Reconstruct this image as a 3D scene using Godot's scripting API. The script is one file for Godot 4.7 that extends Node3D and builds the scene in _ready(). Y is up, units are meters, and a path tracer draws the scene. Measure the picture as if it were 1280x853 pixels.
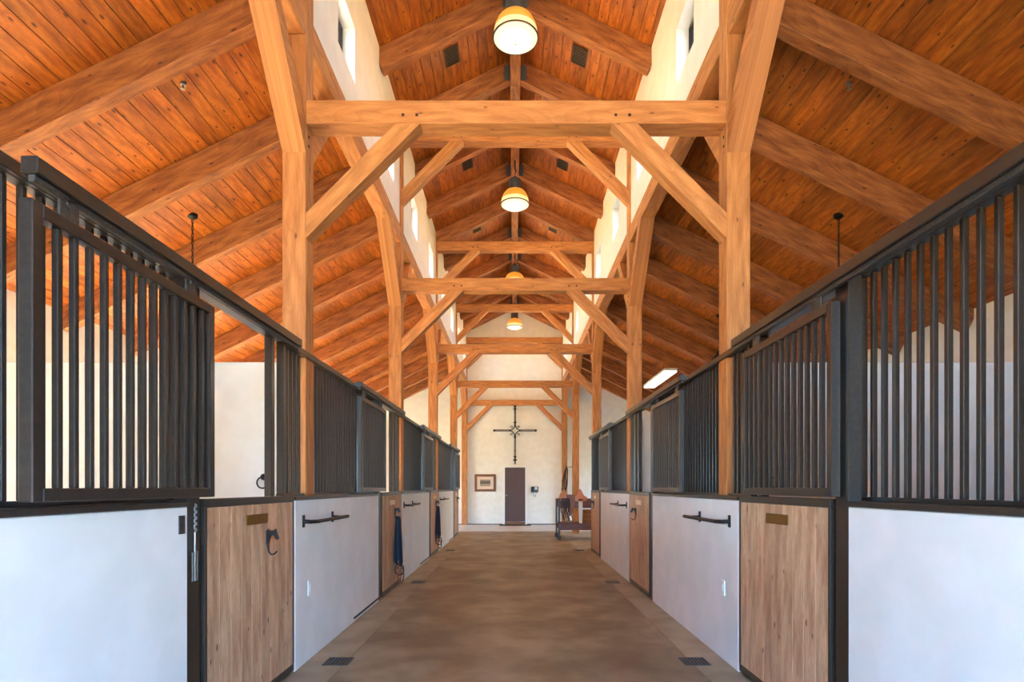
extends Node3D
# A timber-framed horse barn seen down its aisle. x is across the aisle, y up, the aisle runs along -z.
# Distances down the aisle are written as positive numbers d (z = -d).

const EYE := 1.44
const FRAMES := [0.75, 5.155, 9.53, 13.93, 18.7, 22.83]
const END_D := 23.05
const FRONT_D := -2.5
const WALL_X := 1.727      # aisle face of the stall half walls
const POST_X := 1.82       # aisle face of the timber posts
const GRILLE_X := 1.84
const SILL := 1.337
const OUTER_X := 6.23
const PITCH := 0.49
const DOOR_FAR := [4.62, 9.02, 13.5, 18.3]
const DOOR_W := 1.33
const ORD := ["first", "second", "third", "fourth", "fifth", "sixth", "seventh", "eighth", "ninth", "tenth", "eleventh", "twelfth", "thirteenth", "fourteenth", "fifteenth", "sixteenth", "seventeenth", "eighteenth"]

var rng := RandomNumberGenerator.new()
var M := {}
var counts := {}
var cache := {}

# ---------------------------------------------------------------- mesh building
class Builder:
	var v := PackedVector3Array()
	var n := PackedVector3Array()
	var uv := PackedVector2Array()
	var col := PackedColorArray()
	var tint := Color.WHITE
	var off := Vector2.ZERO
	var su := 0.5
	var sv := 2.0

	func map_uv(p: Vector3, nn: Vector3) -> Vector2:
		var a := nn.abs()
		if a.x > 0.75:
			return Vector2(p.y * su * 0.15 + off.x, p.z * sv + off.y)
		if a.y >= a.z:
			return Vector2(p.x * su + off.x, p.z * sv + off.y)
		return Vector2(p.x * su + off.x + 0.31, p.y * sv + off.y + 0.04)

	func vert(p: Vector3, nn: Vector3, t: Vector2) -> void:
		v.append(p); n.append(nn); uv.append(t); col.append(tint)

	func tri(a: Vector3, b: Vector3, c: Vector3, outward: Vector3) -> void:
		var f := (b - a).cross(c - a)
		var nn := outward.normalized()
		if f.length() > 1e-12:
			nn = f.normalized()
			if nn.dot(outward) < 0.0:
				nn = -nn
		if f.dot(outward) > 0.0:
			var s := b
			b = c
			c = s
		for p in [a, b, c]:
			vert(p, nn, map_uv(p, nn))

	func quad(a: Vector3, b: Vector3, c: Vector3, d: Vector3, outward: Vector3) -> void:
		tri(a, b, c, outward)
		tri(a, c, d, outward)

	# chamfered box, x the long (grain) axis of the texture
	func cbox(at: Vector3, size: Vector3, bev: float) -> void:
		var h := size * 0.5
		var b := minf(bev, minf(h.x, minf(h.y, h.z)) * 0.6)
		for a in 3:
			var e := (a + 1) % 3
			var f := (a + 2) % 3
			for s in [-1.0, 1.0]:
				var q: Array[Vector3] = []
				for k in [[-1, -1], [1, -1], [1, 1], [-1, 1]]:
					var p := Vector3.ZERO
					p[a] = s * h[a]
					p[e] = k[0] * (h[e] - b)
					p[f] = k[1] * (h[f] - b)
					q.append(at + p)
				var o := Vector3.ZERO
				o[a] = s
				quad(q[0], q[1], q[2], q[3], o)
		if b <= 0.0:
			return
		for a in 3:
			var e := (a + 1) % 3
			var f := (a + 2) % 3
			for se in [-1.0, 1.0]:
				for sf in [-1.0, 1.0]:
					var q: Array[Vector3] = []
					for k in [[-1, 0], [1, 0], [1, 1], [-1, 1]]:
						var p := Vector3.ZERO
						p[a] = k[0] * (h[a] - b)
						p[e] = se * (h[e] - (0.0 if k[1] == 0 else b))
						p[f] = sf * (h[f] - (b if k[1] == 0 else 0.0))
						q.append(at + p)
					var o := Vector3.ZERO
					o[e] = se
					o[f] = sf
					quad(q[0], q[1], q[2], q[3], o)
		for sx in [-1.0, 1.0]:
			for sy in [-1.0, 1.0]:
				for sz in [-1.0, 1.0]:
					var s := Vector3(sx, sy, sz)
					tri(at + s * (h - Vector3(0, b, b)), at + s * (h - Vector3(b, 0, b)), at + s * (h - Vector3(b, b, 0)), s)

	# tube along points, with a radius for each point (or one radius), squashed by flat along the "side" axis
	func tube(pts: Array, r, sides := 8, closed := false, flat := 1.0, side := Vector3.UP) -> void:
		var m := pts.size()
		var rings := []
		for i in m:
			var p: Vector3 = pts[i]
			var a: Vector3 = pts[(i - 1 + m) % m] if (i > 0 or closed) else p
			var b: Vector3 = pts[(i + 1) % m] if (i < m - 1 or closed) else p
			var dir := (b - a).normalized()
			var x := side.cross(dir)
			if x.length() < 0.05:
				x = Vector3.RIGHT.cross(dir)
				if x.length() < 0.05:
					x = Vector3.BACK.cross(dir)
			x = x.normalized()
			var y := dir.cross(x).normalized()
			var rad: float = r[i] if r is Array else r
			var ring := []
			for k in sides:
				var t := TAU * k / sides
				ring.append([p + (x * cos(t) + y * sin(t) * flat) * rad, (x * cos(t) * flat + y * sin(t)).normalized()])
			rings.append(ring)
		var last := m if closed else m - 1
		for i in last:
			var r0: Array = rings[i]
			var r1: Array = rings[(i + 1) % m]
			for k in sides:
				smooth_quad(r0[k], r0[(k + 1) % sides], r1[(k + 1) % sides], r1[k])
		if not closed:
			for e in [0, m - 1]:
				var q: Vector3 = pts[1] if e == 0 else pts[m - 2]
				var o: Vector3 = (pts[e] as Vector3) - q
				for k in sides:
					tri(pts[e], rings[e][k][0], rings[e][(k + 1) % sides][0], o)

	func smooth_quad(a: Array, b: Array, c: Array, d: Array) -> void:
		var f: Vector3 = (b[0] - a[0]).cross(c[0] - a[0])
		if f.length() < 1e-12:
			f = (c[0] - a[0]).cross(d[0] - a[0])
		var order := [a, b, c, a, c, d]
		if f.dot(a[1]) > 0.0:
			order = [a, c, b, a, d, c]
		for q in order:
			vert(q[0], q[1], map_uv(q[0], q[1]))

	# profile: Array of Vector2(radius, y), turned round y at "at"
	func lathe(at: Vector3, profile: Array, sides := 24) -> void:
		var m := profile.size()
		for i in m - 1:
			var p: Vector2 = profile[i]
			var q: Vector2 = profile[i + 1]
			var t := (q - p)
			var nr := Vector2(t.y, -t.x).normalized()
			for k in sides:
				var a0 := TAU * k / sides
				var a1 := TAU * (k + 1) / sides
				var d0 := Vector3(cos(a0), 0, sin(a0))
				var d1 := Vector3(cos(a1), 0, sin(a1))
				var n0 := (d0 * nr.x + Vector3.UP * nr.y).normalized()
				var n1 := (d1 * nr.x + Vector3.UP * nr.y).normalized()
				smooth_quad([at + d0 * p.x + Vector3.UP * p.y, n0], [at + d1 * p.x + Vector3.UP * p.y, n1], [at + d1 * q.x + Vector3.UP * q.y, n1], [at + d0 * q.x + Vector3.UP * q.y, n0])

	# outline in the xy plane, from z0 to z1
	func prism(outline: PackedVector2Array, z0: float, z1: float) -> void:
		var ids := Geometry2D.triangulate_polygon(outline)
		for i in range(0, ids.size(), 3):
			for z in [[z0, -1.0], [z1, 1.0]]:
				var q: Array[Vector3] = []
				for k in 3:
					var p := outline[ids[i + k]]
					q.append(Vector3(p.x, p.y, z[0]))
				tri(q[0], q[1], q[2], Vector3(0, 0, z[1] * signf(z1 - z0)))
		var ccw := not Geometry2D.is_polygon_clockwise(outline)
		for i in outline.size():
			var p := outline[i]
			var q := outline[(i + 1) % outline.size()]
			var t := q - p
			var o := Vector3(t.y, -t.x, 0) * (1.0 if ccw else -1.0)
			quad(Vector3(p.x, p.y, z0), Vector3(q.x, q.y, z0), Vector3(q.x, q.y, z1), Vector3(p.x, p.y, z1), o)

	func done() -> ArrayMesh:
		var a := []
		a.resize(Mesh.ARRAY_MAX)
		a[Mesh.ARRAY_VERTEX] = v
		a[Mesh.ARRAY_NORMAL] = n
		a[Mesh.ARRAY_TEX_UV] = uv
		a[Mesh.ARRAY_COLOR] = col
		var m := ArrayMesh.new()
		m.add_surface_from_arrays(Mesh.PRIMITIVE_TRIANGLES, a)
		return m

func mb(random_grain := false) -> Builder:
	var b := Builder.new()
	if random_grain:
		b.off = Vector2(rng.randf(), rng.randf_range(0.28, 0.72))
		var t := rng.randf_range(0.9, 1.06)
		b.tint = Color(t, t * rng.randf_range(0.97, 1.02), t * rng.randf_range(0.93, 1.03))
	return b

func box_mesh(size: Vector3, bev: float, variant := -1) -> ArrayMesh:
	var key := "%.4f %.4f %.4f %.4f %d" % [size.x, size.y, size.z, bev, variant]
	if not cache.has(key):
		var b := mb(variant >= 0)
		b.cbox(Vector3.ZERO, size, bev)
		cache[key] = b.done()
	return cache[key]

# ---------------------------------------------------------------- nodes
func numbered(called: String) -> String:
	counts[called] = counts.get(called, -1) + 1
	return called if counts[called] == 0 else "%s_%03d" % [called, counts[called]]

func thing(called: String, label: String, category: String, at := Vector3.ZERO, group := "", kind := "") -> Node3D:
	var o := Node3D.new()
	o.name = numbered(called)
	add_child(o)
	o.position = at
	o.set_meta("label", label)
	if category != "":
		o.set_meta("category", category)
	if group != "":
		o.set_meta("group", group)
	if kind != "":
		o.set_meta("kind", kind)
	return o

func part(parent: Node3D, called: String, mesh: Mesh, mat: Material, at := Vector3.ZERO, basis := Basis.IDENTITY) -> MeshInstance3D:
	var o := MeshInstance3D.new()
	o.name = called
	o.mesh = mesh
	o.material_override = mat
	o.transform = Transform3D(basis, at)
	parent.add_child(o, true)
	return o

# a thing that is one mesh
func single(called: String, label: String, category: String, mesh: Mesh, mat: Material, at := Vector3.ZERO, basis := Basis.IDENTITY, group := "", kind := "") -> MeshInstance3D:
	var o := MeshInstance3D.new()
	o.name = numbered(called)
	o.mesh = mesh
	o.material_override = mat
	o.transform = Transform3D(basis, at)
	add_child(o)
	o.set_meta("label", label)
	if category != "":
		o.set_meta("category", category)
	if group != "":
		o.set_meta("group", group)
	if kind != "":
		o.set_meta("kind", kind)
	return o

# axis-aligned box given by its corners, in the parent's frame; grain 0 along x, 1 along y, 2 along z
func bar_box(parent: Node3D, called: String, lo: Vector3, hi: Vector3, mat: Material, bev := 0.004, grain := 2, wood := false) -> MeshInstance3D:
	var a := Vector3(minf(lo.x, hi.x), minf(lo.y, hi.y), minf(lo.z, hi.z))
	var s := (hi - lo).abs()
	var basis := Basis.IDENTITY
	var size := s
	if grain == 1:
		basis = Basis(Vector3(0, 1, 0), Vector3(-1, 0, 0), Vector3(0, 0, 1))
		size = Vector3(s.y, s.x, s.z)
	elif grain == 2:
		basis = Basis(Vector3(0, 0, -1), Vector3(0, 1, 0), Vector3(1, 0, 0))
		size = Vector3(s.z, s.y, s.x)
	var b := mb(wood)
	b.cbox(Vector3.ZERO, size, bev)
	return part(parent, called, b.done(), mat, a + s * 0.5 - (Vector3.ZERO), basis)

# a timber from p to q with height h (in the plane of "up") and width w
func stick(parent: Node3D, called: String, p: Vector3, q: Vector3, h: float, w: float, mat: Material, up := Vector3.UP, bev := 0.006) -> MeshInstance3D:
	var x := (q - p).normalized()
	var z := x.cross(up).normalized()
	var y := z.cross(x).normalized()
	var b := mb(true)
	b.cbox(Vector3.ZERO, Vector3(p.distance_to(q), h, w), bev)
	return part(parent, called, b.done(), mat, (p + q) * 0.5, Basis(x, y, z))

# ---------------------------------------------------------------- textures and materials
func wood_image(light: Color, dark: Color, knot: Color, seed_: int, ring: float, streak: float, knots: int, figure := 0.28, w := 1024, h := 256) -> ImageTexture:
	var f := FastNoiseLite.new()
	f.seed = seed_
	f.noise_type = FastNoiseLite.TYPE_SIMPLEX_SMOOTH
	f.frequency = 1.0
	f.fractal_type = FastNoiseLite.FRACTAL_NONE
	var r := RandomNumberGenerator.new()
	r.seed = seed_
	var ks := []
	for i in knots:
		ks.append([r.randf() * w, r.randf() * h, r.randf_range(3.0, 8.0)])
	var data := PackedByteArray()
	data.resize(w * h * 3)
	var cu := []
	for x in w:
		var t := TAU * x / w
		cu.append(Vector2(cos(t), sin(t)))
	var i := 0
	for y in h:
		var v := float(y) / h
		for x in w:
			var c: Vector2 = cu[x]
			var warp := f.get_noise_3d(c.x * 0.34, c.y * 0.34, v * 1.6) + 0.12 * f.get_noise_3d(c.x * 1.4 + 3.0, c.y * 1.4, v * 5.0)
			var kd := 0.0
			var kpull := 0.0
			for k in ks:
				var dx: float = absf(x - k[0])
				dx = minf(dx, w - dx)
				if dx < 120.0:
					var dy: float = y - k[1]
					var d2: float = (dx * dx * 0.16 + dy * dy) / (k[2] * k[2])
					if d2 < 16.0:
						kpull += exp(-d2 * 0.2) * 0.4
						kd = maxf(kd, 1.0 - smoothstep(0.35, 1.1, sqrt(d2)))
			var g := v * ring + warp * ring * 0.22 + kpull * 1.8
			var s := g - floorf(g)
			var late := pow(s, 2.6) * (1.0 - smoothstep(0.92, 1.0, s))
			var fib := f.get_noise_3d(c.x * 2.2, c.y * 2.2, v * 110.0) * 0.7 + f.get_noise_3d(c.x * 5.0, c.y * 5.0 + 9.0, v * 45.0) * 0.5
			var slow := f.get_noise_3d(c.x * 0.8 + 7.0, c.y * 0.8, v * 7.0)
			var m := clampf(0.34 + late * figure + fib * streak + slow * 0.42, 0.0, 1.0)
			var q := light.lerp(dark, m)
			q = q.lerp(knot, kd * 0.85)
			data[i] = int(clampf(q.r, 0, 1) * 255.0)
			data[i + 1] = int(clampf(q.g, 0, 1) * 255.0)
			data[i + 2] = int(clampf(q.b, 0, 1) * 255.0)
			i += 3
	var im := Image.create_from_data(w, h, false, Image.FORMAT_RGB8, data)
	im.generate_mipmaps()
	return ImageTexture.create_from_image(im)

func noise_tex(a: Color, b: Color, freq: float, seed_: int, octaves := 4, lo := 0.3, hi := 0.7, size := 512) -> NoiseTexture2D:
	var f := FastNoiseLite.new()
	f.seed = seed_
	f.frequency = freq
	f.fractal_octaves = octaves
	var t := NoiseTexture2D.new()
	t.width = size
	t.height = size
	t.seamless = true
	t.noise = f
	var g := Gradient.new()
	g.set_color(0, a)
	g.set_color(1, b)
	g.set_offset(0, lo)
	g.set_offset(1, hi)
	t.color_ramp = g
	return t

func bump_tex(freq: float, seed_: int, octaves := 4, size := 512) -> NoiseTexture2D:
	return noise_tex(Color.BLACK, Color.WHITE, freq, seed_, octaves, 0.0, 1.0, size)

func plain(called: String, c: Color, rough: float, metal := 0.0) -> StandardMaterial3D:
	var m := StandardMaterial3D.new()
	m.resource_name = called
	m.albedo_color = c
	m.roughness = rough
	m.metallic = metal
	M[called] = m
	return m

func wood(called: String, tex: Texture2D, rough: float) -> StandardMaterial3D:
	var m := plain(called, Color.WHITE, rough)
	m.albedo_texture = tex
	m.vertex_color_use_as_albedo = true
	m.heightmap_enabled = true
	m.heightmap_texture = tex
	m.heightmap_scale = 0.06
	m.heightmap_flip_texture = false
	return m

func tri_mat(called: String, tex: Texture2D, rough: float, scale: float, bump: Texture2D = null, bump_cm := 0.1) -> StandardMaterial3D:
	var m := plain(called, Color.WHITE, rough)
	m.albedo_texture = tex
	m.uv1_triplanar = true
	m.uv1_world_triplanar = true
	m.uv1_scale = Vector3.ONE * scale
	if bump:
		m.heightmap_enabled = true
		m.heightmap_texture = bump
		m.heightmap_scale = bump_cm
	return m

func make_materials() -> void:
	wood("timber", wood_image(Color8(204, 138, 78), Color8(158, 94, 44), Color8(104, 60, 32), 11, 11.0, 0.22, 4, 0.26), 0.62)
	wood("ceiling_board", wood_image(Color8(200, 116, 36), Color8(126, 59, 11), Color8(68, 30, 8), 23, 8.0, 0.34, 11, 0.2), 0.5)
	wood("rafter_timber", wood_image(Color8(180, 112, 58), Color8(120, 66, 29), Color8(78, 42, 22), 31, 10.0, 0.26, 5, 0.34), 0.6)
	wood("door_board", wood_image(Color8(224, 182, 143), Color8(172, 127, 93), Color8(84, 54, 40), 47, 10.0, 0.42, 6, 0.2), 0.62)
	wood("bench_wood", wood_image(Color8(120, 58, 34), Color8(78, 34, 20), Color8(44, 20, 12), 53, 8.0, 0.2, 3, 0.3, 512, 128), 0.45)
	wood("frame_wood", wood_image(Color8(142, 92, 56), Color8(96, 58, 32), Color8(60, 34, 20), 59, 8.0, 0.2, 2, 0.3, 256, 64), 0.5)
	tri_mat("plaster", noise_tex(Color8(233, 228, 218), Color8(238, 234, 225), 0.012, 3, 5), 0.85, 0.45, bump_tex(0.03, 8, 5), 0.12)
	tri_mat("stall_plaster", noise_tex(Color8(231, 229, 224), Color8(237, 235, 231), 0.01, 5, 5), 0.7, 0.4, bump_tex(0.03, 9, 5), 0.1)
	tri_mat("steel", noise_tex(Color8(38, 32, 27), Color8(46, 39, 33), 0.03, 13, 5), 0.34, 1.6)
	M.steel.clearcoat_enabled = true
	M.steel.clearcoat = 0.35
	M.steel.clearcoat_roughness = 0.18
	tri_mat("worn_steel", noise_tex(Color8(60, 56, 52), Color8(80, 75, 70), 0.04, 14, 5), 0.42, 2.0)
	M.worn_steel.metallic = 0.4
	# concrete of the aisle: brown-grey with cloudy stains
	var floor_m := tri_mat("concrete", noise_tex(Color8(134, 112, 82), Color8(160, 138, 106), 0.006, 21, 5, 0.25, 0.75, 1024), 0.5, 0.16, bump_tex(0.05, 22, 5), 0.08)
	floor_m.detail_enabled = true
	floor_m.detail_blend_mode = BaseMaterial3D.BLEND_MODE_MUL
	floor_m.detail_albedo = noise_tex(Color8(226, 220, 212), Color.WHITE, 0.02, 26, 6, 0.3, 0.62, 512)
	tri_mat("edge_concrete", noise_tex(Color8(150, 130, 100), Color8(168, 148, 118), 0.01, 27, 5), 0.6, 0.3, bump_tex(0.05, 28, 5), 0.08)
	tri_mat("pale_concrete", noise_tex(Color8(196, 194, 190), Color8(214, 212, 206), 0.01, 29, 5), 0.45, 0.4)
	tri_mat("stall_bedding", noise_tex(Color8(196, 172, 132), Color8(226, 206, 168), 0.05, 35, 5), 0.95, 1.0)
	tri_mat("gravel", noise_tex(Color8(150, 148, 138), Color8(176, 174, 164), 0.03, 36, 6), 0.95, 0.4)
	tri_mat("paddock_grass", noise_tex(Color8(86, 92, 58), Color8(112, 114, 74), 0.03, 38, 6), 0.95, 0.3)
	tri_mat("roofing", noise_tex(Color8(92, 86, 82), Color8(108, 102, 98), 0.04, 37, 4), 0.8, 0.6)
	plain("black_iron", Color8(26, 25, 26), 0.42, 0.5)
	plain("peg_dark", Color8(62, 34, 18), 0.7)
	plain("brass", Color8(150, 104, 34), 0.32, 0.85)
	plain("brass_lit", Color8(246, 216, 172), 0.4)  # same brass, its bright reflection painted in as a pale colour
	plain("bronze_frame", Color8(40, 33, 28), 0.45, 0.3)
	plain("white_paint", Color8(238, 236, 230), 0.5)
	plain("galvanised", Color8(150, 152, 154), 0.35, 0.8)
	plain("hanger_steel", Color8(96, 98, 100), 0.5, 0.4)
	plain("door_brown", Color8(84, 58, 54), 0.5)
	plain("vent_brown", Color8(70, 54, 40), 0.55, 0.2)
	plain("rope_blue", Color8(12, 24, 42), 0.8)
	plain("rope_teal", Color8(32, 62, 78), 0.8)
	plain("rope_navy", Color8(22, 26, 48), 0.8)
	plain("leather", Color8(124, 66, 30), 0.45)
	plain("leather_tan", Color8(196, 108, 44), 0.4)
	plain("leather_dark", Color8(56, 28, 18), 0.5)
	plain("rubber", Color8(24, 22, 20), 0.7)
	plain("paper", Color8(224, 200, 176), 0.8)
	plain("cloth_white", Color8(226, 222, 216), 0.85)
	plain("wicker", Color8(150, 94, 50), 0.7)
	plain("handset_grey", Color8(60, 62, 66), 0.4)
	var g := plain("window_glass", Color(0.92, 0.96, 1.0, 0.08), 0.02)
	g.transparency = BaseMaterial3D.TRANSPARENCY_ALPHA
	var lamp := plain("lamp_lens", Color8(120, 118, 112), 0.4)
	lamp.emission_enabled = true
	lamp.emission = Color(1.0, 0.96, 0.88)
	lamp.emission_energy_multiplier = 0.2
	var dome := plain("lamp_dome", Color8(226, 170, 84), 0.35)
	dome.emission_enabled = true
	dome.emission = Color(1.0, 0.64, 0.18)
	dome.emission_energy_multiplier = 0.17
	var low := plain("lamp_dome_base", Color8(246, 226, 180), 0.35)
	low.emission_enabled = true
	low.emission = Color(1.0, 0.86, 0.58)
	low.emission_energy_multiplier = 0.22
	var tube := plain("strip_lens", Color8(250, 250, 246), 0.5)
	tube.emission_enabled = true
	tube.emission = Color(1.0, 0.97, 0.9)
	tube.emission_energy_multiplier = 0.3

# ---------------------------------------------------------------- light, camera
func make_view() -> void:
	var cam := Camera3D.new()
	cam.name = "camera"
	cam.projection = Camera3D.PROJECTION_FRUSTUM
	cam.near = 0.05
	cam.far = 200.0
	var f := 745.0
	cam.size = 853.0 / f * cam.near
	cam.frustum_offset = Vector2((640.0 - 642.5) / f, (609.5 - 426.5) / f) * cam.near
	cam.position = Vector3(-0.02, EYE, 0)
	add_child(cam)
	cam.current = true

	var env := Environment.new()
	env.background_mode = Environment.BG_SKY
	var sky := Sky.new()
	var sm := ProceduralSkyMaterial.new()
	sm.sky_top_color = Color(0.32, 0.56, 0.84)
	sm.sky_horizon_color = Color(0.67, 0.83, 0.91)
	sm.ground_bottom_color = Color(0.62, 0.58, 0.52)
	sm.ground_horizon_color = Color(0.70, 0.72, 0.74)
	sm.sky_energy_multiplier = 1.0
	sky.sky_material = sm
	env.sky = sky
	env.background_energy_multiplier = 10.0
	env.tonemap_mode = Environment.TONE_MAPPER_LINEAR
	env.tonemap_exposure = 3.6
	env.sdfgi_enabled = true
	env.ssao_enabled = true
	env.ssil_enabled = true
	var we := WorldEnvironment.new()
	we.name = "environment"
	we.environment = env
	add_child(we)

	var sun := DirectionalLight3D.new()
	sun.name = "sun"
	sun.light_color = Color(1.0, 0.93, 0.80)
	sun.light_energy = 23.0
	sun.light_angular_distance = 0.6
	sun.shadow_enabled = true
	sun.sky_mode = DirectionalLight3D.SKY_MODE_LIGHT_ONLY
	add_child(sun)
	# the sun stands high on the side of the four-door row
	sun.look_at_from_position(Vector3.ZERO, Vector3(0.56, -0.82, -0.1), Vector3(0, 0, 1))

# ---------------------------------------------------------------- setting
func ceil_shed(x: float) -> float:        # underside of the boards over the stalls
	return 6.03 - PITCH * (absf(x) - 1.82)

func ceil_nave(x: float) -> float:
	return 8.34 - PITCH * absf(x)

func structure(called: String, label: String) -> Node3D:
	return thing(called, label, "", Vector3.ZERO, "", "structure")

func rafter_stations() -> Array:
	var out := []
	for i in FRAMES.size() - 1:
		for k in 3:
			out.append(lerpf(FRAMES[i] + 0.1, FRAMES[i + 1] + 0.1, k / 3.0))
	return out

func make_shell() -> void:
	# floors
	var fl := structure("floor", "brownish stained concrete aisle floor between the stalls")
	bar_box(fl, "slab", Vector3(-1.40, -0.2, 3.6), Vector3(1.44, 0.0, -19.5), M.concrete, 0.0)
	for s in [-1.0, 1.0]:
		var fe := structure("floor_edge", "paler concrete strip with drains along the stall fronts")
		bar_box(fe, "slab", Vector3(s * 1.76, -0.2, 3.6), Vector3(1.446 if s > 0 else -1.406, -0.002, -19.5), M.edge_concrete, 0.003)
		var fs := structure("floor_stall", "straw coloured bedding on the stall floors")
		bar_box(fs, "bedding", Vector3(s * 1.76, -0.2, 3.6), Vector3(s * OUTER_X, 0.02, -13.55 if s > 0 else -18.45), M.stall_bedding, 0.0)
		var fo := structure("floor_side", "concrete floor beside the aisle beyond the stalls")
		bar_box(fo, "slab", Vector3(s * 1.76, -0.2, -13.56 if s > 0 else -18.46), Vector3(s * OUTER_X, -0.001, -19.5), M.edge_concrete, 0.0)
	var fb := structure("floor_end", "pale smooth concrete floor in front of the end wall")
	bar_box(fb, "slab", Vector3(-OUTER_X, -0.2, -19.506), Vector3(OUTER_X, -0.001, -END_D), M.pale_concrete, 0.003)
	var gr := structure("ground", "unseen grass and gravel ground outside the barn, added to tune bounced light")
	bar_box(gr, "paddock", Vector3(-60, -0.5, 60), Vector3(60, -0.23, -80), M.paddock_grass, 0.0)
	bar_box(gr, "yard", Vector3(-9, -0.3, 40), Vector3(9, -0.21, 2.0), M.gravel, 0.0)  # pale gravel added to bounce light indoors; the grass is kept dark

	# gable end walls
	var o := PackedVector2Array([Vector2(-OUTER_X - 0.2, -0.2), Vector2(OUTER_X + 0.2, -0.2), Vector2(OUTER_X + 0.2, 3.8), Vector2(2.08, 5.9), Vector2(2.08, 7.44), Vector2(0, 8.46), Vector2(-2.08, 7.44), Vector2(-2.08, 5.9), Vector2(-OUTER_X - 0.2, 3.8)])
	var b := mb()
	b.prism(o, -END_D, -END_D - 0.22)
	single("wall_back", "white plastered gable end wall with the iron cross", "", b.done(), M.plaster, Vector3.ZERO, Basis.IDENTITY, "", "structure")
	var p := PackedVector2Array([Vector2(-OUTER_X - 0.2, -0.2), Vector2(-1.72, -0.2), Vector2(-1.72, 4.6), Vector2(1.72, 4.6), Vector2(1.72, -0.2), Vector2(OUTER_X + 0.2, -0.2), Vector2(OUTER_X + 0.2, 3.8), Vector2(2.08, 5.9), Vector2(2.08, 7.44), Vector2(0, 8.46), Vector2(-2.08, 7.44), Vector2(-2.08, 5.9), Vector2(-OUTER_X - 0.2, 3.8)])
	b = mb()
	b.prism(p, -FRONT_D, -FRONT_D + 0.22)
	single("wall_front", "white plastered gable wall around the open barn doorway", "", b.done(), M.plaster, Vector3.ZERO, Basis.IDENTITY, "", "structure")

	# long outer walls; unseen windows added on the left to let sun in
	for s in [-1.0, 1.0]:
		var w := structure("wall_left" if s < 0 else "wall_right", "white plastered long outer wall behind the stalls")
		var x0: float = s * OUTER_X
		var x1: float = s * (OUTER_X + 0.2)
		var sun_holes := []
		for i in 4:
			var c: float = (FRAMES[i] + FRAMES[i + 1]) * 0.5
			if s < 0:
				sun_holes.append([c - 1.3, c + 1.3] if i > 0 else [c - 0.9, c + 0.4])
		var sill := 1.05
		var head := 2.3
		bar_box(w, "lower_wall", Vector3(x0, -0.2, -FRONT_D), Vector3(x1, sill, -19.3), M.plaster, 0.0)
		bar_box(w, "upper_wall", Vector3(x0, head, -FRONT_D), Vector3(x1, 4.0, -19.3), M.plaster, 0.0)
		bar_box(w, "lintel", Vector3(x0, 2.3, -19.3), Vector3(x1, 4.0, -END_D), M.plaster, 0.0)
		bar_box(w, "corner_pier", Vector3(x0, -0.2, -21.0), Vector3(x1, 2.3, -END_D), M.plaster, 0.0)
		var at := FRONT_D
		for h in sun_holes + [[19.3, 19.3]]:
			bar_box(w, "pier", Vector3(x0, sill, -at), Vector3(x1, head, -h[0]), M.plaster, 0.0)
			at = h[1]

	# clerestory walls, their windows and plates
	var win := 0
	for s in [-1.0, 1.0]:
		var w := structure("wall_clerestory_left" if s < 0 else "wall_clerestory_right", "white plastered clerestory wall with small square windows")
		var x0: float = s * 1.85
		var x1: float = s * 2.06
		var edges := [FRONT_D]
		for fz in FRAMES:
			edges.append(fz)
			edges.append(fz + 0.205)
		edges.append(END_D)
		var wins := []
		for k in range(-3, 8):
			wins.append(6.53 + 2.21 * k)
		for i in range(0, edges.size() - 1, 2):
			var d0: float = edges[i]
			var d1: float = edges[i + 1]
			if d1 - d0 < 0.05:
				continue
			bar_box(w, "lower_wall", Vector3(x0, 5.62, -d0), Vector3(x1, 6.08, -d1), M.plaster, 0.0)
			bar_box(w, "upper_wall", Vector3(x0, 6.72, -d0), Vector3(x1, 7.43, -d1), M.plaster, 0.0)
			var at := d0
			for c in wins:
				if c > d0 + 0.33 and c < d1 - 0.33:
					bar_box(w, "pier", Vector3(x0, 6.08, -at), Vector3(x1, 6.72, -(c - 0.33)), M.plaster, 0.0)
					at = c + 0.33
					win += 1
					clerestory_window(win, s, c)
			bar_box(w, "pier", Vector3(x0, 6.08, -at), Vector3(x1, 6.72, -d1), M.plaster, 0.0)
		# outer skin behind the frame posts keeps daylight out
		for fz in FRAMES:
			bar_box(w, "post_cover", Vector3(s * 2.03, 5.62, -fz), Vector3(x1, 7.43, -fz - 0.205), M.plaster, 0.0)

func clerestory_window(nth: int, s: float, c: float) -> void:
	var o := thing("window_%d" % nth, "small square clerestory window with dark frame and white reveal", "", Vector3(0, 6.40, -c), "clerestory windows", "structure")
	var x0 := s * 1.99
	var x1 := s * 2.045
	bar_box(o, "frame", Vector3(x0, 0.26, -0.33), Vector3(x1, 0.32, 0.33), M.bronze_frame, 0.004)
	bar_box(o, "frame", Vector3(x0, -0.32, -0.33), Vector3(x1, -0.26, 0.33), M.bronze_frame, 0.004)
	for k in [-1.0, 1.0]:
		bar_box(o, "frame", Vector3(x0, -0.26, k * 0.33), Vector3(x1, 0.26, k * 0.27), M.bronze_frame, 0.004, 1)
	bar_box(o, "mullion", Vector3(x0 + s * 0.012, -0.26, -0.015), Vector3(x1 - s * 0.012, 0.26, 0.015), M.bronze_frame, 0.002, 1)
	bar_box(o, "pane", Vector3(s * 2.015, -0.26, -0.27), Vector3(s * 2.021, 0.26, 0.27), M.window_glass, 0.0)

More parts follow.
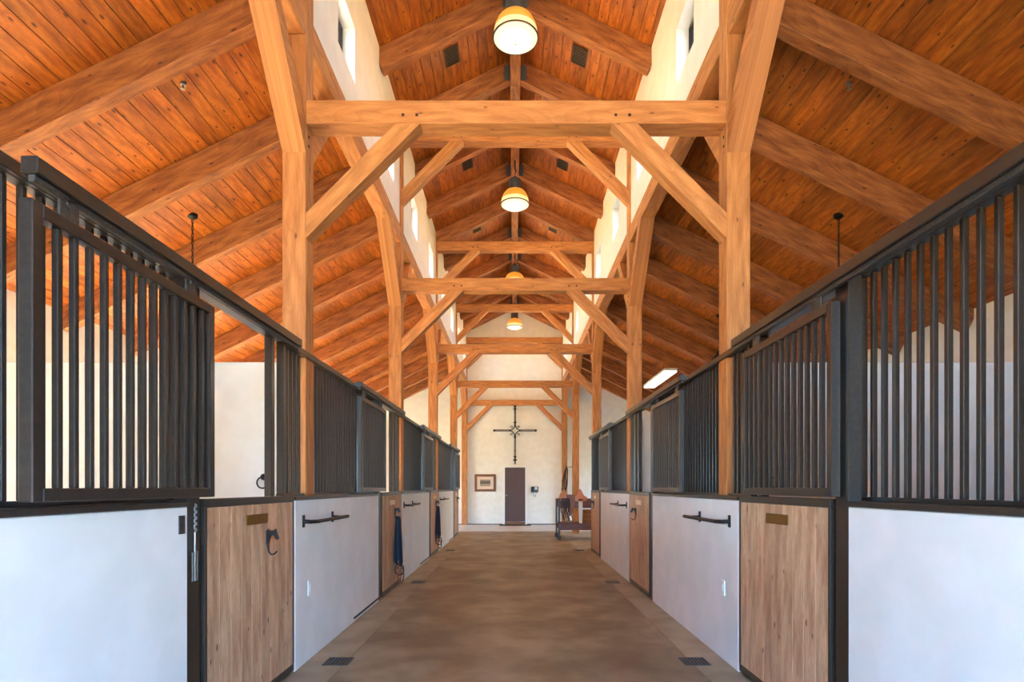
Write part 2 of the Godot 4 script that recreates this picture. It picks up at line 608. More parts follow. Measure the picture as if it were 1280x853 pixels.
func make_roof() -> void:
	var st := rafter_stations()
	var stops := [FRONT_D]
	stops.append_array(st)
	stops.append(END_D)
	var slope := atan(PITCH)
	var pw := 0.152
	for part_of in ["shed", "nave"]:
		for s in [-1.0, 1.0]:
			var side := "left" if s < 0 else "right"
			var shed: bool = part_of == "shed"
			var c := structure("ceiling_%s_%s" % [part_of, side], "orange stained tongue and groove board ceiling " + ("sloping over the stalls" if shed else "under the raised ridge roof"))
			var xa := 2.05 if shed else 0.02
			var xb := 6.24 if shed else 1.9
			var n := int(ceil((xb - xa) / cos(slope) / pw))
			# basis: x along the aisle, y up from the board, z down the slope
			var down := Vector3(s * cos(slope), -sin(slope), 0)
			var along := Vector3(0, 0, -1)
			var up := down.cross(along).normalized()
			if up.y < 0:
				up = -up
			var bas := Basis(along, up, along.cross(up))
			for r in n:
				var t := (r + 0.5) * pw
				var x: float = xa + t * cos(slope)
				if x + 0.5 * pw * cos(slope) > xb + 0.06:
					continue
				var y := (ceil_shed(x) if shed else ceil_nave(x))
				var i: int = 0
				var first: int = [1, 2, 3, 2, 1, 3][(r * 5 + int(s)) % 6]
				while i < stops.size() - 1:
					var step: int = first if i == 0 else (2 if rng.randf() < 0.4 else 3)
					var j: int = mini(i + step, stops.size() - 1)
					if stops.size() - 1 - j == 1:
						j = stops.size() - 1
					var len_: float = stops[j] - stops[i]
					var nominal := 1.5 * roundf(len_ / 1.5)
					nominal = maxf(nominal, 1.5)
					var mesh := plank_mesh(nominal, pw, rng.randi_range(0, 11))
					var jitter := rng.randf_range(-0.0012, 0.0012)
					part(c, "plank", mesh, M.ceiling_board, Vector3(s * x, y, -(stops[i] + stops[j]) * 0.5) + up * (0.011 + jitter), Basis(bas.x * ((len_ - 0.002) / nominal), bas.y, bas.z))
					i = j
			# roof over the boards
			var rx0 := 2.04 if shed else 0.0
			var rx1 := 6.9 if shed else 2.95  # overhang shaped to keep the sun out of the clerestory windows
			var rp := structure("roof_%s_%s" % [part_of, side], "grey roof slab above the wooden ceiling boards")
			var b := mb()
			var y0 := (ceil_shed(rx0) if shed else ceil_nave(rx0)) + 0.035
			var y1 := (ceil_shed(rx1) if shed else ceil_nave(rx1)) + 0.035
			b.prism(PackedVector2Array([Vector2(s * rx0, y0), Vector2(s * rx1, y1), Vector2(s * rx1, y1 + 0.14), Vector2(s * rx0, y0 + 0.14)]), 4.2, -END_D - 0.6)
			part(rp, "slab", b.done(), M.roofing)

	# rafters
	var total := st.size()
	for s in [-1.0, 1.0]:
		var row := "the four-door row" if s < 0 else "the three-door row"
		for k in total:
			var d: float = st[k]
			var o_ := "%s from the end wall, over %s" % [ORD[total - 1 - k], row]
			var rf := thing("rafter", "heavy brown timber rafter, " + o_, "rafter", Vector3(s * 2.06, 5.6, -d), "rafters over the stalls")
			var hy := 0.29
			var mid := 0.33 * 0.5
			stick(rf, "timber", Vector3(s * 0.06, ceil_shed(2.12) - 5.6 - mid, 0), Vector3(s * 4.16, ceil_shed(6.22) - 5.6 - mid, 0), hy, 0.15, M.rafter_timber)
	for s in [-1.0, 1.0]:
		var row := "the four-door row" if s < 0 else "the three-door row"
		for k in total:
			var d: float = st[k]
			var rf := thing("ridge_rafter", "timber rafter under the ridge roof, side of %s, %s from end wall" % [row, ORD[total - 1 - k]], "rafter", Vector3(s * 0.08, 8.0, -d), "rafters under the ridge roof")
			var mid := 0.33 * 0.5
			stick(rf, "timber", Vector3(s * 0.01, ceil_nave(0.09) - 8.0 - mid, 0), Vector3(s * 1.80, ceil_nave(1.88) - 8.0 - mid, 0), 0.29, 0.15, M.rafter_timber)
			var hp := bar_box(rf, "hanger_plate", Vector3(s * 0.005, -0.04, 0.082), Vector3(s * 0.10, 0.2, 0.086), M.hanger_steel, 0.001, 1)
			hp.set_meta("label", "grey steel hanger plate at the ridge")
			for k2 in 2:
				bar_box(hp, "bolt", Vector3(-0.012 + 0.0, -0.06 + 0.1 * k2, 0.002), Vector3(0.012, -0.036 + 0.1 * k2, 0.01), M.hanger_steel, 0.003)
	var rb := thing("ridge_beam", "long timber ridge beam under the roof peak, carrying the pendant lamps", "beam", Vector3(0, 7.93, 0))
	for i in FRAMES.size():
		var d0: float = FRONT_D if i == 0 else FRAMES[i - 1] + 0.1
		var d1: float = FRAMES[i] + 0.1 if i < FRAMES.size() - 1 else END_D
		bar_box(rb, "timber", Vector3(-0.08, 0, -d0 - 0.002), Vector3(0.08, 0.36, -d1 + 0.002), M.rafter_timber, 0.006, 2, true)

func plank_mesh(len_: float, pw: float, variant: int) -> ArrayMesh:
	var key := "plank %.1f %.3f %d" % [len_, pw, variant]
	if not cache.has(key):
		var b := mb(true)
		var t := rng.randf_range(0.64, 1.1)
		b.tint = Color(t, t * rng.randf_range(0.93, 1.02), t * rng.randf_range(0.85, 1.02))
		b.cbox(Vector3.ZERO, Vector3(len_, 0.02, pw - 0.003), 0.005)
		cache[key] = b.done()
	return cache[key]

# ---------------------------------------------------------------- timber frames
func make_frames() -> void:
	for i in FRAMES.size():
		var d: float = FRAMES[i]
		var label := "timber frame of posts, tie beams and braces, %s from the end wall" % ORD[FRAMES.size() - 1 - i]
		if i == FRAMES.size() - 1:
			label = "timber frame of posts, tie beams and braces standing against the end wall"
		var f := thing("timber_frame", label, "timber frame", Vector3(0, 0, -d), "timber frames along the aisle")
		var zc := -0.1
		for s in [-1.0, 1.0]:
			var on_floor: bool = i == 5 or (i == 4) or (s > 0 and i == 3)
			var y0 := 0.0 if on_floor else SILL + 0.032
			bar_box(f, "post", Vector3(s * POST_X, y0, 0), Vector3(s * (POST_X + 0.205), 7.2, -0.2), M.timber, 0.006, 1, true)
			# braces in the plane of the frame
			knee(f, Vector3(s * POST_X, 3.60, zc), Vector3(s * (POST_X - 0.99), 4.59, zc), s)
			knee(f, Vector3(s * POST_X, 5.98, zc), Vector3(s * (POST_X - 0.99), 6.98, zc), s)
			# braces along the aisle, up to the plate
			for dirz in [1.0, -1.0]:
				if (dirz < 0 and i == FRAMES.size() - 1):
					continue
				var z0: float = 0.0 if dirz > 0 else -0.2
				var b := mb(true)
				# outline in (along the aisle, height); local x of the prism is the aisle, then turned
				var top := 5.37
				var run := 0.86
				var w := 0.24
				var ol := PackedVector2Array([Vector2(0, 4.34), Vector2(0, 4.34 + w * 1.25), Vector2(run - w * 0.75, top), Vector2(run + 0.02, top)])
				b.su = 0.5
				b.off.y = 0.5
				for q in ol.size():
					ol[q] = Vector2(ol[q].x, ol[q].y - 4.34)
				b.prism(ol, -0.1, 0.1)
				var bb := Basis(Vector3(0, 0, dirz), Vector3.UP, Vector3(-dirz, 0, 0))
				part(f, "plate_brace", b.done(), M.timber, Vector3(s * (POST_X + 0.103), 4.34, z0), bb)
			for h in [3.72, 3.82, 4.42, 4.5]:
				bar_box(f, "peg", Vector3(s * (POST_X + 0.001), h, -0.06 - 0.05 * (int(h * 100) % 2)), Vector3(s * (POST_X - 0.006), h + 0.022, -0.082 - 0.05 * (int(h * 100) % 2)), M.peg_dark, 0.003)
		bar_box(f, "tie_beam", Vector3(-POST_X + 0.001, 4.59, 0.003), Vector3(POST_X - 0.001, 4.79, -0.2), M.timber, 0.006, 0, true)
		bar_box(f, "upper_tie_beam", Vector3(-POST_X + 0.001, 6.98, 0.003), Vector3(POST_X - 0.001, 7.19, -0.2), M.timber, 0.006, 0, true)
		for s in [-1.0, 1.0]:
			for h in [4.65, 7.04]:
				for k in 2:
					var x: float = s * (0.86 + 0.12 * k)
					bar_box(f, "peg", Vector3(x - 0.012, h, 0.001), Vector3(x + 0.012, h + 0.024, 0.007), M.peg_dark, 0.003)
	# plates: one timber per bay on each side
	for s in [-1.0, 1.0]:
		for i in FRAMES.size():
			var d0: float = FRONT_D if i == 0 else FRAMES[i - 1] + 0.2
			var d1: float = FRAMES[i]
			var row := "the four-door row" if s < 0 else "the three-door row"
			var p := thing("plate_beam", "timber plate under clerestory above %s, %s bay from end wall" % [row, ORD[FRAMES.size() - 1 - i]], "beam", Vector3(s * POST_X, 5.36, -d0), "plate beams under the clerestory walls")
			bar_box(p, "timber", Vector3(s * 0.01, 0, -0.001), Vector3(s * 0.2, 0.255, -(d1 - d0) + 0.001), M.timber, 0.006, 2, true)

func knee(f: Node3D, at_post: Vector3, at_beam: Vector3, s: float) -> void:
	# a diagonal brace whose ends are cut along the post and the beam
	var b := mb(true)
	var run := absf(at_beam.x - at_post.x)
	var rise := at_beam.y - at_post.y
	var w := 0.215
	var ol := PackedVector2Array([Vector2(0, 0), Vector2(0, w), Vector2(run - w, rise), Vector2(run, rise)])
	b.tint *= 1.0
	# texture runs along the brace: turn the outline so that x is the brace's own axis
	var ang := atan2(rise, run)
	for q in ol.size():
		ol[q] = ol[q].rotated(-ang)
	b.prism(ol, -0.075, 0.075)
	var x := Vector3(-s * cos(ang), sin(ang), 0)
	var y := Vector3(s * sin(ang), cos(ang), 0)
	part(f, "knee_brace", b.done(), M.timber, at_post + Vector3(0, 0, 0.026), Basis(x, y, x.cross(y)))

# ---------------------------------------------------------------- stall fronts
func make_stalls() -> void:
	for s in [-1.0, 1.0]:
		var nd := 4 if s < 0 else 3
		var row := "the four-door row" if s < 0 else "the three-door row"
		var last_d := 18.42 if s < 0 else 13.62
		var start := FRONT_D + 0.1
		for k in nd:
			var far: float = DOOR_FAR[k]
			var near := far - DOOR_W
			var where := "%s from end wall, %s-door row" % [ORD[nd - 1 - k], "four" if s < 0 else "three"]
			half_wall(s, start, near - 0.175, k, where)
			fixed_grille(s, start, near - 0.04, where)
			steel_post(s, near - 0.17, where)
			stall_door(s, near, far, k, where)
			var open: float = ([1.245, 1.22, 1.2, 0.0] if s < 0 else [0.11, 1.6, 1.55])[k]
			door_track(s, near - (1.23 if s < 0 else 1.62), far + 0.02, where)
			sliding_grille(s, near - open, where, open > 0.5)
			start = far + 0.03
		# end jamb of the row
		var e := thing("end_post", "dark steel post closing the end of %s" % row, "steel post", Vector3(s * GRILLE_X, 0, -last_d + 0.06))
		bar_box(e, "tube", Vector3(-s * 0.1, 0, 0.05), Vector3(s * 0.1, 2.56, 0.0), M.steel, 0.004, 1)
		# partitions between the stalls
		for i in FRAMES.size():
			var d: float = FRAMES[i]
			if d > last_d + 0.5:
				continue
			var at := minf(d + 0.03, last_d - 0.06)
			var lb := "white plastered stall partition behind %s, %s from end wall" % [row, ORD[nd - i]]
			var o := thing("stall_partition", lb, "partition", Vector3(s * 2.03, 0, -at), "stall partitions")
			bar_box(o, "wall", Vector3(0, 0.02, 0), Vector3(s * (OUTER_X - 2.03), 2.53, -0.14), M.plaster, 0.006)
			if i == 1:
				tie_ring(s, at)

func tie_ring(s: float, at: float) -> void:
	var o := thing("tie_ring", "black iron tie ring on the stall partition %s" % ("seen through the open grille" if s < 0 else "behind the closed grille"), "ring", Vector3(s * 2.2, 1.53, -at + 0.001))
	var b := mb()
	b.lathe(Vector3.ZERO, [Vector2(0.0, 0.012), Vector2(0.02, 0.01), Vector2(0.028, 0.0)], 12)
	part(o, "boss", b.done(), M.black_iron, Vector3.ZERO, Basis(Vector3.RIGHT, Vector3.BACK, Vector3.DOWN))
	b = mb()
	var pts := []
	for k in 18:
		pts.append(Vector3(cos(TAU * k / 18.0) * 0.048, sin(TAU * k / 18.0) * 0.048 - 0.05, 0))
	b.tube(pts, 0.007, 6, true, 1.0, Vector3.BACK)
	part(o, "ring", b.done(), M.black_iron, Vector3(0, 0, 0.02))

func half_wall(s: float, d0: float, d1: float, k: int, where: String) -> void:
	var o := thing("stall_half_wall", "white half wall with dark sill beside stall door %s" % where, "half wall", Vector3(s * WALL_X, 0, -(d0 + d1) * 0.5), "half walls of the stall fronts")
	var hl := (d1 - d0) * 0.5
	bar_box(o, "wall", Vector3(0, 0, -hl), Vector3(s * 0.22, SILL, hl), M.stall_plaster, 0.004)
	bar_box(o, "sill_cap", Vector3(-s * 0.006, SILL, -hl), Vector3(s * 0.225, SILL + 0.03, hl), M.steel, 0.004)
	if d0 < 2.0:
		# latch plate near the steel post
		if s < 0:
			var lp := bar_box(o, "latch_plate", Vector3(-s * 0.006, 1.20, -hl + 0.03), Vector3(0, 1.295, -hl + 0.085), M.worn_steel, 0.002, 1)
			lp.set_meta("label", "small grey latch plate")
			bar_box(lp, "keyhole", Vector3(-0.008, 0.01, -0.008), Vector3(0.008, 0.012, 0.008), M.white_paint, 0.002)
		return
	blanket_bar(s, d0 + 0.14, where)
	var sw := thing("switch_plate", "white switch plate on half wall beside stall door %s" % where, "switch", Vector3(s * WALL_X, 0.54, -d0 - 0.32), "switch plates on the half walls")
	bar_box(sw, "plate", Vector3(-s * 0.008, 0, -0.04), Vector3(0, 0.125, 0.04), M.white_paint, 0.003, 1)
	bar_box(sw, "rocker", Vector3(-s * 0.012, 0.035, -0.015), Vector3(-s * 0.006, 0.09, 0.015), M.white_paint, 0.002, 1)
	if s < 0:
		var g := thing("gap_shade_strip", "dark strip for shaded gap at wall foot, by door %s" % where, "shade strip", Vector3(s * WALL_X, 0.0, -d1 + 0.02), "painted gap shade at the wall foot")
		bar_box(g, "strip", Vector3(-s * 0.012, 0.035, 0), Vector3(0, 0.055, 1.15), M.rubber, 0.003)  # dark strip painted as the shaded slot at the wall foot

func blanket_bar(s: float, d: float, where: String) -> void:
	var o := thing("blanket_bar", "dark iron blanket bar on half wall beside door %s" % where, "blanket bar", Vector3(s * WALL_X, 1.165, -d), "blanket bars on the half walls")
	for k in [0.03, 0.80]:
		bar_box(o, "bracket", Vector3(0, -0.05, -k - 0.02), Vector3(-s * 0.012, 0.05, -k + 0.02), M.black_iron, 0.003, 1)
	var b := mb()
	b.tube([Vector3(-s * 0.006, 0, -0.03), Vector3(-s * 0.06, -0.004, -0.035), Vector3(-s * 0.10, -0.004, -0.10), Vector3(-s * 0.10, -0.004, -0.98)], 0.016, 8)
	part(o, "rail", b.done(), M.black_iron)
	b = mb()
	b.tube([Vector3(-s * 0.006, 0, -0.80), Vector3(-s * 0.10, -0.004, -0.80)], 0.014, 8)
	part(o, "arm", b.done(), M.black_iron)

func fixed_grille(s: float, d0: float, d1: float, where: String) -> void:
	var o := thing("fixed_grille", "fixed dark steel bar grille beside stall door %s" % where, "grille", Vector3(s * GRILLE_X, SILL + 0.03, -(d0 + d1) * 0.5), "fixed grilles above the half walls")
	var c := (d0 + d1) * 0.5
	bar_box(o, "top_rail", Vector3(-s * 0.045, 1.193, c - d0), Vector3(-s * 0.021, 1.243, c - d1), M.steel, 0.004)
	var cut := d1
	for fz in FRAMES:
		if fz > d0 and fz < d1:
			cut = fz
	for seg in [[d0, cut - 0.002], [cut + 0.207, d1]]:
		if seg[1] - seg[0] > 0.05:
			bar_box(o, "inner_rail", Vector3(-s * 0.020, 1.193, c - seg[0]), Vector3(s * 0.035, 1.24, c - seg[1]), M.steel, 0.003)
			bar_box(o, "bottom_rail", Vector3(-s * 0.01, 0, c - seg[0]), Vector3(s * 0.04, 0.022, c - seg[1]), M.steel, 0.003)
	for e in [d0 + 0.03, d1 - 0.03]:
		bar_box(o, "jamb", Vector3(-s * 0.02, 0.022, c - e - 0.03), Vector3(s * 0.035, 1.193, c - e + 0.03), M.steel, 0.004, 1)
	if d0 > 0.0:
		# second upright inside the door opening
		bar_box(o, "jamb", Vector3(-s * 0.02, -0.02, c - d0 + 0.165), Vector3(s * 0.035, 1.193, c - d0 + 0.225), M.steel, 0.004, 1)
	var anchor := 2.484 if s < 0 else 2.30
	var first := int(ceil((d0 + 0.085 - anchor) / 0.089))
	var n := int(floor((d1 - 0.085 - anchor) / 0.089)) - first + 1
	var mesh := box_mesh(Vector3(1.171, 0.025, 0.025), 0.003)
	var up := Basis(Vector3(0, 1, 0), Vector3(-1, 0, 0), Vector3(0, 0, 1))
	for k in n:
		var d := anchor + 0.089 * (first + k)
		if d < -0.6:
			continue
		var blocked := false
		for fz in FRAMES:
			if d > fz - 0.02 and d < fz + 0.225:
				blocked = true
		if not blocked:
			part(o, "bar", mesh, M.steel, Vector3(s * 0.0125, 0.022 + 0.5855, c - d), up)

func steel_post(s: float, d: float, where: String) -> void:
	var o := thing("steel_post", "dark square steel post beside stall door %s" % where, "steel post", Vector3(s * WALL_X, 0, -d), "steel posts of the stall fronts")
	bar_box(o, "tube", Vector3(s * 0.008, 0, -0.005), Vector3(s * 0.078, 2.555, -0.135), M.steel, 0.004, 1)
	if s < 0 and d < 4.0:
		var c := thing("latch_chain", "steel chain with a spring bolt hanging on the steel post by the plank door", "chain", Vector3(s * (WALL_X + 0.004), 1.36, -d - 0.065))
		var b := mb()
		for k in 9:
			var pts := []
			for q in 10:
				var t := TAU * q / 10.0
				var side := cos(t) * 0.008
				pts.append(Vector3(-s * (0.004 + (absf(side) if k % 2 == 0 else 0.0)), -0.02 - k * 0.016 + sin(t) * 0.012, side if k % 2 == 0 else side * 0.5))
			b.tube(pts, 0.0026, 5, true, 1.0, Vector3.RIGHT)
		var ch := part(c, "links", b.done(), M.galvanised)
		ch.set_meta("kind", "stuff")
		b = mb()
		b.tube([Vector3(-s * 0.006, -0.16, 0), Vector3(-s * 0.006, -0.42, 0.002)], 0.005, 8)
		part(c, "rod", b.done(), M.galvanised)
		for q in [-1.0, 1.0]:
			b = mb()
			b.tube([Vector3(-s * 0.006, -0.265, q * 0.022), Vector3(-s * 0.006, -0.42, q * 0.022)], 0.0075, 8)
			part(c, "spring", b.done(), M.worn_steel)

func stall_door(s: float, d0: float, d1: float, k: int, where: String) -> void:
	var extra := ""
	if s < 0:
		extra = ["with a horse head hook", "holding a blue halter", "holding a dark halter", "with a plain hook"][k]
	else:
		extra = ["with a brass plate and no hook", "with brass plate and hook", "with a small hook"][k]
	var o := thing("stall_door", "plank stall door %s, %s" % [extra, where], "stall door", Vector3(s * WALL_X, 0, -(d0 + d1) * 0.5), "plank doors of the stalls")
	var h := (d1 - d0) * 0.5
	bar_box(o, "top_rail", Vector3(-s * 0.004, 1.326, -h), Vector3(s * 0.045, 1.376, h), M.steel, 0.004)
	bar_box(o, "bottom_rail", Vector3(-s * 0.002, 0.02, -h), Vector3(s * 0.045, 0.075, h), M.steel, 0.004)
	for e in [-1.0, 1.0]:
		bar_box(o, "stile", Vector3(-s * 0.003, 0.075, e * h), Vector3(s * 0.045, 1.326, e * (h - 0.022)), M.steel, 0.003, 1)
	var n := 9
	var pw := (2.0 * h - 0.044) / n
	var up := Basis(Vector3(0, 1, 0), Vector3(-1, 0, 0), Vector3(0, 0, 1))
	for q in n:
		var mesh := door_plank(pw - 0.0012, rng.randi_range(0, 9))
		part(o, "plank", mesh, M.door_board, Vector3(s * 0.02, 0.7005, -h + 0.022 + (q + 0.5) * pw), up)
	var pl := bar_box(o, "name_plate", Vector3(-s * 0.006, 1.195, -0.165), Vector3(0.0, 1.262, 0.155), M.brass if k == 0 else M.brass_lit, 0.002)
	pl.set_meta("label", "brass name plate" if k == 0 else "brass name plate with painted reflection")
	if not (s > 0 and k == 0):
		var b := mb()
		# horse head in profile, standing out from the door, and the hook below it
		var hd := PackedVector2Array([Vector2(0, 0.05), Vector2(0.012, 0.062), Vector2(0.022, 0.052), Vector2(0.052, 0.054), Vector2(0.062, 0.064), Vector2(0.066, 0.05), Vector2(0.074, 0.022), Vector2(0.084, -0.002), Vector2(0.076, -0.012), Vector2(0.064, -0.006), Vector2(0.052, 0.016), Vector2(0.034, 0.024), Vector2(0.022, -0.004), Vector2(0.014, -0.04), Vector2(0.0, -0.045)])
		b.prism(hd, -0.012, 0.012)
		var hk := part(o, "hook", b.done(), M.black_iron, Vector3(0, 1.09, -0.16), Basis(Vector3(-s, 0, 0), Vector3.UP, Vector3(0, 0, -s)))
		hk.set_meta("label", "black iron hook")
		b = mb()
		b.tube([Vector3(0.008, 0.0, 0), Vector3(0.008, -0.06, 0), Vector3(0.014, -0.095, 0), Vector3(0.032, -0.115, 0), Vector3(0.054, -0.11, 0), Vector3(0.072, -0.09, 0)], [0.01, 0.008, 0.0065, 0.006, 0.006, 0.005], 8)
		part(hk, "prong", b.done(), M.black_iron)
	if s < 0 and k == 1:
		halter(s, d0, d1, true)
	if s < 0 and k == 2:
		halter(s, d0, d1, false)

func door_plank(w: float, variant: int) -> ArrayMesh:
	var key := "door %.4f %d" % [w, variant]
	if not cache.has(key):
		var b := mb(true)
		var t := rng.randf_range(0.84, 1.1)
		b.tint = Color(t, t * rng.randf_range(0.95, 1.01), t * rng.randf_range(0.9, 1.02))
		b.cbox(Vector3.ZERO, Vector3(1.251, 0.038, w), 0.0012)
		cache[key] = b.done()
	return cache[key]

func halter(s: float, d0: float, d1: float, blue: bool) -> void:
	var c := (d0 + d1) * 0.5
	var o := thing("halter", ("blue rope halter with a brown leather end" if blue else "dark navy halter with brown leather straps") + " hanging from a plank door hook", "halter", Vector3(s * WALL_X - s * 0.05, 0.97, -c - 0.16))
	var r := RandomNumberGenerator.new()
	r.seed = 5 if blue else 9
	var n := 4
	for k in n:
		var b := mb()
		var x := (k - 1.5) * 0.014
		var sp := 0.035 + 0.012 * k
		var len_ := r.randf_range(0.50, 0.62)
		var pts := [Vector3(x, 0.04, 0.0), Vector3(x, 0.0, -sp * 0.4), Vector3(x * 1.5, -len_ * 0.5, -sp), Vector3(x * 2.0, -len_, -sp * 1.1), Vector3(x * 2.0, -len_ - 0.03, 0.0), Vector3(x * 2.0, -len_, sp), Vector3(x * 1.5, -len_ * 0.5, sp * 0.8), Vector3(x, 0.0, sp * 0.4)]
		var mat: Material = (M.rope_teal if k == 2 else M.rope_blue) if blue else M.rope_navy
		b.tube(pts, 0.021, 8, true, 0.7, Vector3.RIGHT)
		part(o, "strap", b.done(), mat)
	for k in 3:
		var b := mb()
		var pts := []
		var cy := -0.62 - 0.08 * k
		var rad := 0.05 + 0.02 * k if blue else 0.07
		for q in 14:
			var t := TAU * q / 14.0
			pts.append(Vector3(cos(t) * rad * (0.5 if k != 1 else 0.9) - s * 0.02 * k, cy + sin(t) * rad * 1.2, sin(t * 2.0 + k) * 0.015))
		b.tube(pts, 0.011, 6, true, 0.6, Vector3.BACK)
		part(o, "nose_band", b.done(), M.leather if k != 1 else M.leather_dark)
	var b2 := mb()
	b2.lathe(Vector3(0, -0.6, 0), [Vector2(0.0, -0.012), Vector2(0.02, -0.01), Vector2(0.024, 0.0), Vector2(0.02, 0.01), Vector2(0.0, 0.012)], 12)
	part(o, "buckle", b2.done(), M.galvanised)

func door_track(s: float, d0: float, d1: float, where: String) -> void:
	var o := thing("door_track", "dark steel sliding track box above stall door %s" % where, "door track", Vector3(s * 1.668, 2.475, -d0), "sliding grille tracks")
	bar_box(o, "box", Vector3(0, 0.055, 0), Vector3(s * 0.06, 0.115, -(d1 - d0)), M.steel, 0.004)
	bar_box(o, "rail", Vector3(s * 0.018, 0.03, -0.01), Vector3(s * 0.042, 0.055, -(d1 - d0) + 0.01), M.worn_steel, 0.003)
	# header across the doorway, in line with the rails of the grilles
	bar_box(o, "header", Vector3(s * 0.127, 0.085, -(d1 - d0 - DOOR_W - 0.045)), Vector3(s * 0.207, 0.135, -(d1 - d0) + 0.062), M.steel, 0.004)
	for q in 4:
		var zq := -0.15 - q * (d1 - d0 - 0.3) / 3.0
		bar_box(o, "bracket", Vector3(s * 0.06, 0.088, zq - 0.025), Vector3(s * 0.126, 0.108, zq + 0.025), M.steel, 0.003)

func sliding_grille(s: float, d: float, where: String, open: bool) -> void:
	var w := 1.25
	var h := 1.05
	var o := thing("sliding_grille", "sliding dark steel bar grille, %s, at stall door %s" % ["pushed open" if open else "closed", where], "grille", Vector3(s * 1.673, 1.387, -d), "sliding grilles of the stall doors")
	bar_box(o, "top_rail", Vector3(0, h - 0.05, -0.05), Vector3(s * 0.05, h, -w + 0.05), M.worn_steel if false else M.steel, 0.004)
	bar_box(o, "bottom_rail", Vector3(0, 0, -0.05), Vector3(s * 0.05, 0.05, -w + 0.05), M.steel, 0.004)
	bar_box(o, "stile", Vector3(0, 0, 0), Vector3(s * 0.05, h, -0.05), M.steel, 0.004, 1)
	bar_box(o, "stile", Vector3(0, 0, -w + 0.05), Vector3(s * 0.05, h, -w), M.steel, 0.004, 1)
	var n := 13
	var mesh := box_mesh(Vector3(h - 0.1, 0.025, 0.025), 0.003)
	var up := Basis(Vector3(0, 1, 0), Vector3(-1, 0, 0), Vector3(0, 0, 1))
	for k in n:
		var dd := 0.143 + k * 0.0842
		part(o, "bar", mesh, M.steel, Vector3(s * 0.025, h * 0.5, -dd), up)
	for q in [0.2, w - 0.2]:
		var hg := bar_box(o, "hanger", Vector3(s * 0.02, h, -q - 0.05), Vector3(s * 0.03, h + 0.075, -q + 0.05), M.worn_steel, 0.002)
		var b := mb()
		b.tube([Vector3(-0.012, 0, 0), Vector3(0.012, 0, 0)], 0.02, 12)
		part(hg, "roller", b.done(), M.worn_steel, Vector3(0, 0.03, 0), Basis(Vector3(0, 0, 1), Vector3(0, 1, 0), Vector3(-1, 0, 0)))

